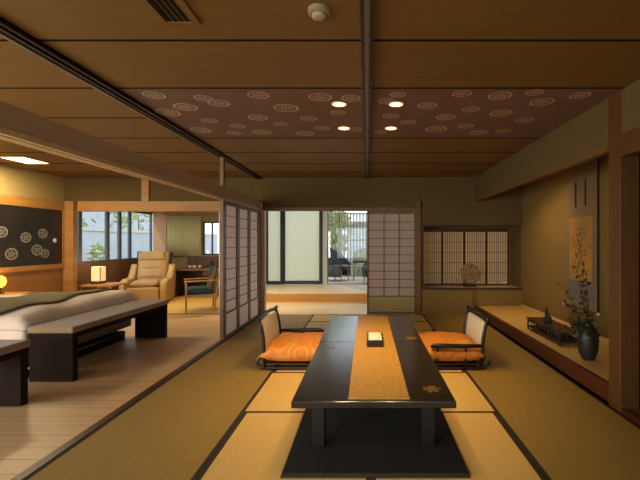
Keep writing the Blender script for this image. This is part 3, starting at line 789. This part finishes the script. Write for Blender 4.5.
# ------------------------------------------------------------------ wooden armchair (local: faces -x)
ac = thing('wooden_armchair', 'light wood armchair with a teal seat in the sunroom doorway', 'armchair', (-3.12, 7.70, .0), .42)
ac.scale = (.9, .95, 1)
for s in (-1, 1):
    y = s*.30
    MB().tube([(-.30, y, 0), (-.30, y, .56)], [.018, .022], 8).build('leg', 'chair_wood', ac)
    MB().tube([(.24, y, 0), (.26, y, .3), (.31, y, .56), (.36, y, .74)], [.018, .02, .02, .016], 8).build('leg', 'chair_wood', ac)
    ab = MB(); ab.bar((-.345, y, .565), (.32, y, .578), .05, .024); ab.build('armrest', 'chair_wood', ac, bevel=.005)
sf = MB(); sf.box(-.3, .26, -.29, -.265, .27, .32); sf.box(-.3, .26, .265, .29, .27, .32); sf.box(-.3, -.275, -.29, .29, .27, .32); sf.box(.235, .26, -.29, .29, .27, .32)
sf.build('seat_frame', 'chair_wood', ac, bevel=.003)
b = MB(); b.pad(-.04, 0, .375, .56, .54, .13, n=14, p=6); b.build('seat_cushion', 'teal', ac, smooth=True)
Ra = Matrix.Translation((.17, 0, .4)) @ Matrix.Rotation(math.radians(-72), 4, 'Y')
b = MB(); b.pad(.20, 0, .03, .44, .55, .11, n=14, p=6, mtx=Ra); b.build('back_cushion', 'olive_fab', ac, smooth=True)
MB().bar((.35, -.3, .72), (.35, .3, .72), .02, .05).build('top_rail', 'chair_wood', ac, bevel=.003)
Rp = Matrix.Translation((.235, 0, .72)) @ Matrix.Rotation(math.radians(-60), 4, 'Y')
b = MB(); b.pad(0, 0, .05, .16, .44, .09, n=12, p=4, mtx=Rp); b.build('neck_pillow', 'teal', ac, smooth=True)

# desk with things on it
dk = thing('desk', 'brown wooden desk against the sunroom end wall', 'desk', (-3.65, 9.81, 0))
MB().box(-.85, .75, -.42, .4, .615, .65).build('desktop', 'brown_wall', dk, bevel=.004)
MB().box(-.82, -.78, -.38, .4, 0, .615).build('side_panel', 'wood_dk', dk); MB().box(.70, .74, -.38, .4, 0, .615).build('side_panel', 'wood_dk', dk)
MB().box(-.78, .70, .30, .34, 0, .615).build('modesty_panel', 'wood_dk', dk)
MB().box(-.85, .75, .4, .43, .65, .92).build('splashback', 'brown_wall', dk)
dw = MB().box(-.15, .3, -.36, .1, .5, .61).build('drawer', 'brown_wall', dk); MB().box(.02, .14, -.385, -.36, .55, .565).build('handle', 'steel', dw)
tg = thing('tray', 'red brown tray on the sunroom desk holding small white cups', 'tray', (-4.1, 9.7, .65))
MB().box(-.2, .2, -.15, .15, 0, .012).build('tray_base', 'red_box', tg); e_ = MB(); e_.box(-.2, .2, .14, .15, .012, .05); e_.box(-.2, .2, -.15, -.14, .012, .03); e_.box(-.2, -.19, -.14, .14, .012, .04); e_.box(.19, .2, -.14, .14, .012, .04); e_.build('rim', 'red_box', tg)
cup = None
for k, (x, y) in enumerate(((-4.2, 9.67), (-4.08, 9.63), (-3.97, 9.7))):
    b = MB(); b.lathe([(.02, 0), (.035, .02), (.042, .06), (.038, .06), (.03, .02), (.002, .012)], n=14); o = b.build('cup', 'white', smooth=True); o.location = (x, y, .662)
    tag(o, ['small white cup in the desk tray, nearest the massage chair', 'small white cup in the middle of the desk tray', 'small white cup in the desk tray, nearest the dark bottle'][k], 'cup', 'cups in the desk tray')
b = MB(); b.lathe([(.05, 0), (.055, .02), (.055, .16), (.03, .19), (.03, .22), (.001, .225)], n=16); o = b.build('bottle', 'black', smooth=True); o.location = (-3.70, 9.7, .65)
tag(o, 'dark bottle standing on the desk under the far window', 'bottle')
ld = MB()
cu = MB(); n = 60; A = []
for i in range(n+1):
    x = -5.0+.85*i/n; y = YS-.05+(.012*math.sin(i*1.6) if 24<i<28 else .002*math.sin(i*.9)); A.append((x, y))
V = [(cu.bm.verts.new((x, y, .93)), cu.bm.verts.new((x, y, 1.94))) for x, y in A]
for p, q in zip(V, V[1:]): cu.bm.faces.new((p[0], q[0], q[1], p[1]))
o = cu.build('panelling', 'panelling', smooth=True); so = o.modifiers.new('t', 'SOLIDIFY'); so.thickness = .006  # flat wall panels with a seam, drawn as one thin sheet
tag(o, 'olive yellow curtain on the wall above the desk beside the far window', 'panelling')

# ------------------------------------------------------------------ alcove things
sc_t, sc_b, yA, yB = 2.30, .43, 4.78, 5.52
sr = thing('hanging_scroll', 'long brocade hanging scroll with a gold tree painting in the alcove', 'hanging scroll', (XD-.045, (yA+yB)/2, sc_b))
hw = (yB-yA)/2; hh = sc_t-sc_b
MB().box(-.003, .003, -hw, hw, .0, hh).build('scroll_cloth', 'scroll_cloth', sr)
MB().box(-.0045, -.003, -hw+.05, hw-.05, .12, 1.02).build('lower_border', 'scroll_in', sr)
def painting():
    m = mat('scroll_painting', (176, 124, 44), .7, (140, 108, 58), (1, 2, 2.2)); return m
MB().box(-.006, -.0045, -hw+.09, hw-.09, .36, 1.16).build('painting', painting(), sr)
for y in (-.125, .11): MB().box(-.0075, -.003, y-.016, y+.016, 1.30, 1.62).build('hanging_strip', 'black', sr)
b = MB(); b.tube([(-.006, -hw-.03, .01), (-.006, hw+.03, .01)], .013, 10); b.build('roller', 'wood_dk', sr)
b = MB(); b.tube([(-.006, -hw-.055, .01), (-.006, -hw-.028, .01)], .017, 10); b.tube([(-.006, hw+.028, .01), (-.006, hw+.055, .01)], .017, 10); b.build('roller_end', 'white', sr)
# painted pine
tp = MB(); rnd = random.Random(11)
def dab(y, z, r, s):
    n = 9; v = []
    for k in range(n):
        a = 2*PI*k/n; q = r*rnd.uniform(.6, 1.1); v.append(tp.bm.verts.new((-.0068-s*.00001, y+q*math.cos(a), z+q*.7*math.sin(a))))
    tp.bm.faces.new(v)
py_, pz = 0.02, .38
pts = [(0.08, .4), (.04, .55), (-.03, .66), (0, .78), (.06, .88), (.0, .98)]
for i, (a, b) in enumerate(zip(pts, pts[1:])):
    for k in range(8): u = k/8; dab(a[0]+(b[0]-a[0])*u, a[1]+(b[1]-a[1])*u, .012, i)
for i in range(150):
    p = pts[rnd.randrange(1, 6)]; dab(max(-.25, min(.25, p[0]+rnd.gauss(0, .09))), max(.4, min(1.08, p[1]+rnd.gauss(0, .06))), rnd.uniform(.008, .02), i)
tag(tp.build('painted_tree', mat('ink_green', (66, 60, 34), .8, (84, 74, 42), (30, 30, 30)), sr), kind='stuff')

# vase with branches
vx, vy = 2.13, 3.93
vs = thing('flower_vase', 'dark round bodied vase standing at the near end of the alcove', 'vase', (vx, vy, .15))
MB().lathe([(.05, 0), (.058, .01), (.072, .04), (.088, .1), (.093, .17), (.09, .24), (.075, .29), (.05, .32), (.04, .335), (.05, .35), (.043, .35), (.032, .33), (.03, .2), (.001, .19)], n=28).build('vase_body', 'vase', vs, smooth=True)
rg = MB()
for z in (.07, .13, .19, .25): rg.tube([(.093*math.cos(2*PI*k/24)*(1 if z > .08 else .9), .093*math.sin(2*PI*k/24)*(1 if z > .08 else .9), z) for k in range(25)], .004, 5, caps=False)
rg.build('raised_band', 'vase', vs)
br = thing('branch_arrangement', 'leafy red and green branches arranged in the dark alcove vase', 'flower arrangement', (vx, vy, .355))
stm, lf, lr = MB(), MB(), MB(); rnd = random.Random(5)
def leafm(b, c, d, L):
    d = Vector(d).normalized(); u = d.cross(Vector((rnd.gauss(0, 1), rnd.gauss(0, 1), rnd.gauss(0, 1)))).normalized(); n = d.cross(u)
    c = Vector(c); v = [b.bm.verts.new(p) for p in (c, c+d*L*.35+u*L*.26+n*L*.05, c+d*L*.75+u*L*.18, c+d*L, c+d*L*.75-u*L*.18, c+d*L*.35-u*L*.26+n*L*.05)]
    b.bm.faces.new(v)
ends = [(-.11, .02, .68), (-.26, .0, .50), (-.20, .05, .33), (-.02, -.02, .60), (.0, .08, .42), (-.08, -.03, .72), (-.3, .1, .1), (.05, .0, .2)]
for q, (ex, ey, ez) in enumerate(ends):
    P = []
    for k in range(9):
        u = k/8; P.append(Vector((ex*u**1.5+.012*math.sin(9*u+q), ey*u+.01*math.cos(7*u+q), -.03+(ez+.03)*u)))
    stm.tube(P, [.0045*(1-.6*k/8) for k in range(9)], 5)
    for k in range(3, 9):
        for r_ in range(3 if q != 3 else 2):
            d = Vector((rnd.gauss(0, 1), rnd.gauss(0, 1), rnd.gauss(.5, .7)))
            leafm(lr if (rnd.random() < .35 and k > 4) else lf, P[k], d, rnd.uniform(.035, .065))
for k in range(90):
    d = Vector((rnd.gauss(-.2, 1), rnd.gauss(0, 1), rnd.gauss(.5, .7))); c = Vector((rnd.gauss(-.05, .055), rnd.gauss(0, .05), rnd.uniform(.0, .16)))
    stm.tube([(0, 0, -.01), c], .0015, 4); leafm(lf, c, d, rnd.uniform(.04, .07))
stm.build('stem', 'stem', br); tag(lf.build('foliage', 'leaf', br), kind='stuff'); tag(lr.build('foliage', 'leaf_red', br), 'reddish leaves', kind='stuff')
# display stand
ds = thing('display_stand', 'long dark openwork wooden stand lying on the alcove floor', 'stand', (2.22, 4.9, .15))
MB().box(-.13, .13, -.46, .46, .125, .145).build('top_board', 'wood_dk', ds, bevel=.004)
MB().box(-.12, .12, -.44, .44, .03, .045).build('lower_board', 'wood_dk', ds, bevel=.003)
cv = MB(); cv2 = MB()
for i in range(11):
    y = -.42+.84*i/10
    for x in (-.115, .115): cv.tube([(x, y-.03, .125), (x, y, .085), (x, y+.03, .125)], .007, 5)
for i in range(4):
    x = -.09+.06*i
    for y in (-.435, .435): cv.tube([(x-.025, y, .125), (x, y, .09), (x+.025, y, .125)], .007, 5)
cv.build('carved_apron', 'tray_cut', ds)
for x in (-.11, .11):
    for y in (-.43, -.15, .15, .43): MB().tube([(x, y, .125), (x*1.08, y, .06), (x*1.0, y, 0)], [.014, .010, .013], 7).build('leg', 'wood_dk', ds)
bk = MB().box(-.1, .09, -.13, .13, 0, .028).build('book', 'bookcover'); bk.location = (2.22, 4.62, .195); tag(bk, 'dark covered book on the lower board of the alcove stand', 'book')
fg = MB()
pts = [(0, -.0, .0), (0, .01, .05), (.0, .03, .09), (0, .05, .13), (0, .04, .165)]
fg.tube(pts, [.035, .042, .03, .016, .014], 10); fg.tube([(0, -.05, .02), (0, -.02, .06), (0, .02, .08)], [.012, .03, .03], 8); fg.tube([(0, .035, .16), (0, .055, .175), (0, .09, .17)], [.014, .016, .003], 8)
fg.tube([(0, 0, -.0), (0, 0, .012)], [.05, .045], 12)
o = fg.build('bird_figurine', 'vase', smooth=True); o.location = (2.2, 4.95, .295); tag(o, 'small dark bird figurine on the long alcove stand', 'figurine')
# round plate in niche
pl = thing('round_plate', 'round patterned plate on a small stand in the wall niche', 'plate', (1.87, 7.42, .462))
d = MB(); d.lathe([(.0005, -.004), (.10, -.004), (.15, .008), (.185, .016), (.187, .022), (.15, .018), (.1, .006), (.0005, .004)], n=36)
o = d.build('plate_disc', motif_mat('plate_glaze', (92, 66, 40), (168, 138, 92), 13, .3), pl, smooth=True)
o.rotation_euler = (math.radians(80), 0, 0); o.location = (0, 0, .235)
pst = MB(); pst.bar((-.08, -.05, .012), (-.06, .07, .22), .014, .014); pst.bar((.08, -.05, .012), (.06, .07, .22), .014, .014); pst.bar((-.09, -.05, .01), (-.09, .08, .01), .016, .02); pst.bar((.09, -.05, .01), (.09, .08, .01), .016, .02); pst.bar((-.09, .03, .02), (.09, .03, .02), .02, .02)
pst.bar((-.08, -.05, .02), (-.08, -.05, .06), .014, .014); pst.bar((.08, -.05, .02), (.08, -.05, .06), .014, .014)
pst.build('plate_stand', 'wood_dk', pl)

# ------------------------------------------------------------------ ceiling fittings and lights
def light(name, kind, loc, power, col, rot=(0, 0, 0), **k):
    L = bpy.data.lights.new(name, kind); L.energy = power; L.color = col
    for a, b in k.items(): setattr(L, a, b)
    o = bpy.data.objects.new(name, L); COL.objects.link(o); o.location = loc; o.rotation_euler = rot
    return o
WARM = (1, .72, .38)
dl = [(-.23, 3.37, 'far side'), (.24, 3.37, ''), (-.23, 4.08, ''), (.24, 4.08, '')]
dlab = ['round ceiling downlight left of the dark rail, nearer the viewer', 'round ceiling downlight right of the dark rail, nearer the viewer',
        'round ceiling downlight left of the dark rail, further back', 'round ceiling downlight right of the dark rail, further back']
def downlight(x, y, label, power, group, angle=110, blend=.9, z=CEIL, col=(1, .69, .30), r=.052):
    t = thing('downlight', label, 'ceiling light', (x, y, z), 0, group)
    rg = MB(); n = 24
    V = []
    for k in range(n):
        a = 2*PI*k/n; c, s = math.cos(a), math.sin(a)
        V.append([rg.bm.verts.new((c*q, s*q, zz)) for q, zz in ((r*1.0, -.001), (r*1.25, -.001), (r*1.22, -.006), (r*1.02, -.006))])
    for k in range(n):
        p, q = V[k], V[(k+1) % n]
        for i in range(4): rg.bm.faces.new((p[i], p[(i+1) % 4], q[(i+1) % 4], q[i]))
    rg.build('trim_ring', 'white', t); MB().lathe([(r, -.0035), (r, -.001)], n=20).build('lens', 'em_warm', t)
    light('spot', 'SPOT', (x, y, z-.012), power, col, spot_size=math.radians(angle), spot_blend=blend, shadow_soft_size=r).parent = None
for (x, y, _), l in zip(dl, dlab): downlight(x, y, l, P_SPOT if False else 80, 'downlights over the low table', 92, .8)
downlight(2.1, 6.2, 'small downlight hidden behind the alcove lintel, far one', 55, 'alcove downlights', 120)
downlight(2.25, 5.7, 'small downlight hidden behind the alcove lintel, before the scroll', 46, 'alcove downlights', 120)
downlight(-4.75, 10.2, 'small downlight above the sunroom curtain', 60, 'sunroom downlights', 110, z=CEIL)
downlight(-3.6, 8.6, 'small downlight above the sunroom armchair', 110, 'sunroom downlights', 120, z=CEIL)
downlight(-4.6, 8.2, 'small downlight above the massage chair', 65, 'sunroom downlights', 120, z=CEIL)
downlight(-1.9, 8.0, 'added unseen downlight in the hall ceiling, in place of the step light', 200, 'added hall lights', 120, z=CEIL, col=(1, .8, .52))  # added lamp, stands in for the glow from under the step
cl = thing('ceiling_panel_light', 'square glowing light panel in the bedroom ceiling', 'ceiling light', (-4.73, 5.65, CEIL))
MB().box(-.17, .17, -.23, .23, -.012, -.001).build('frame', 'wood_v', cl); MB().box(-.15, .15, -.21, .21, -.016, -.012).build('diffuser', 'em_panel', cl)
light('area', 'AREA', (-4.73, 5.65, CEIL-.02), 44, (1, .78, .46), shape='RECTANGLE', size=.36, size_y=.48)
light('lamp_bulb', 'POINT', (-5.08, 7.72, .95), 3, WARM, shadow_soft_size=.08)
light('bedside_bulb', 'POINT', (-5.2, 5.8, .86), 3, (1, .6, .2), shadow_soft_size=.06)
sm = thing('smoke_detector', 'round white smoke detector on the ceiling', 'smoke detector', (-.235, 2.0, CEIL))
MB().lathe([(.055, -.001), (.055, -.02), (.045, -.026)][::-1], n=24).build('detector_body', mat('aged_plastic', (150, 130, 96), .5), sm, smooth=False)  # even tan body colour, darker than the dome
MB().lathe([(.022, -.045), (.034, -.04), (.036, -.026)], n=20).build('sensor_dome', mat('sensor', (170, 150, 116), .5), sm, smooth=True)
va = thing('air_vent', 'dark slotted air vent in the ceiling at the top edge', 'air vent', (-.965, 1.68, CEIL))
f = MB(); f.box(-.085, -.065, -.44, .44, -.012, 0); f.box(.065, .105, -.44, .44, -.012, 0); f.box(-.065, .065, .42, .44, -.012, 0); f.box(-.065, .065, -.44, -.42, -.012, 0); f.build('frame', 'wood_br', va)
MB().box(-.065, .065, -.42, .42, -.004, -.001).build('backing', 'black', va)
g = MB()
for i in range(4): g.box(-.05+.03*i, -.042+.03*i, -.42, .42, -.006, -.004)
g.build('slat', 'closet', va)

# daylight through the openings (added, unseen area lamps imitate it)
DAY = (1, .93, .84)
light('daylight_rear', 'AREA', (-.05, YN-.3, 1.25), 12, DAY, (math.radians(90), 0, 0), shape='RECTANGLE', size=3.2, size_y=1.7)
light('daylight_rear_bedroom', 'AREA', (-3.6, YN-.3, 1.25), 230, DAY, (math.radians(90), 0, 0), shape='RECTANGLE', size=3.1, size_y=1.7)
light('daylight_side', 'AREA', (XW-.4, 1.05, 1.0), 200, DAY, (0, math.radians(-90), 0), shape='RECTANGLE', size=1.7, size_y=2.4)
light('daylight_niche', 'AREA', (1.85, 8.45, 1.1), 5, (1, .9, .66), (math.radians(-90), 0, 0), shape='RECTANGLE', size=1.7, size_y=1.2)
sun = light('sun', 'SUN', (0, 0, 20), 1.2, (1, .97, .9), (math.radians(40), math.radians(-25), 0), angle=.05)

W = bpy.data.worlds.new('sky'); S.world = W; W.use_nodes = True
nt = W.node_tree; bg = nt.nodes['Background']
bg.inputs[0].default_value = (.86, .93, 1, 1); bg.inputs[1].default_value = 2.2

# ------------------------------------------------------------------ camera and view
cam = bpy.data.cameras.new('camera'); co = bpy.data.objects.new('camera', cam); COL.objects.link(co)
co.location = (0, 0, H); co.rotation_euler = (PI/2, 0, 0)
cam.sensor_width = 36; cam.lens = F/640*36; cam.shift_x = -(PX-320)/640; cam.shift_y = (PY-240)/640; cam.clip_start = .05
S.camera = co
S.view_settings.view_transform = 'Standard'; S.view_settings.look = 'None'; S.view_settings.exposure = 0; S.view_settings.gamma = 1
S.view_settings.use_curve_mapping = False
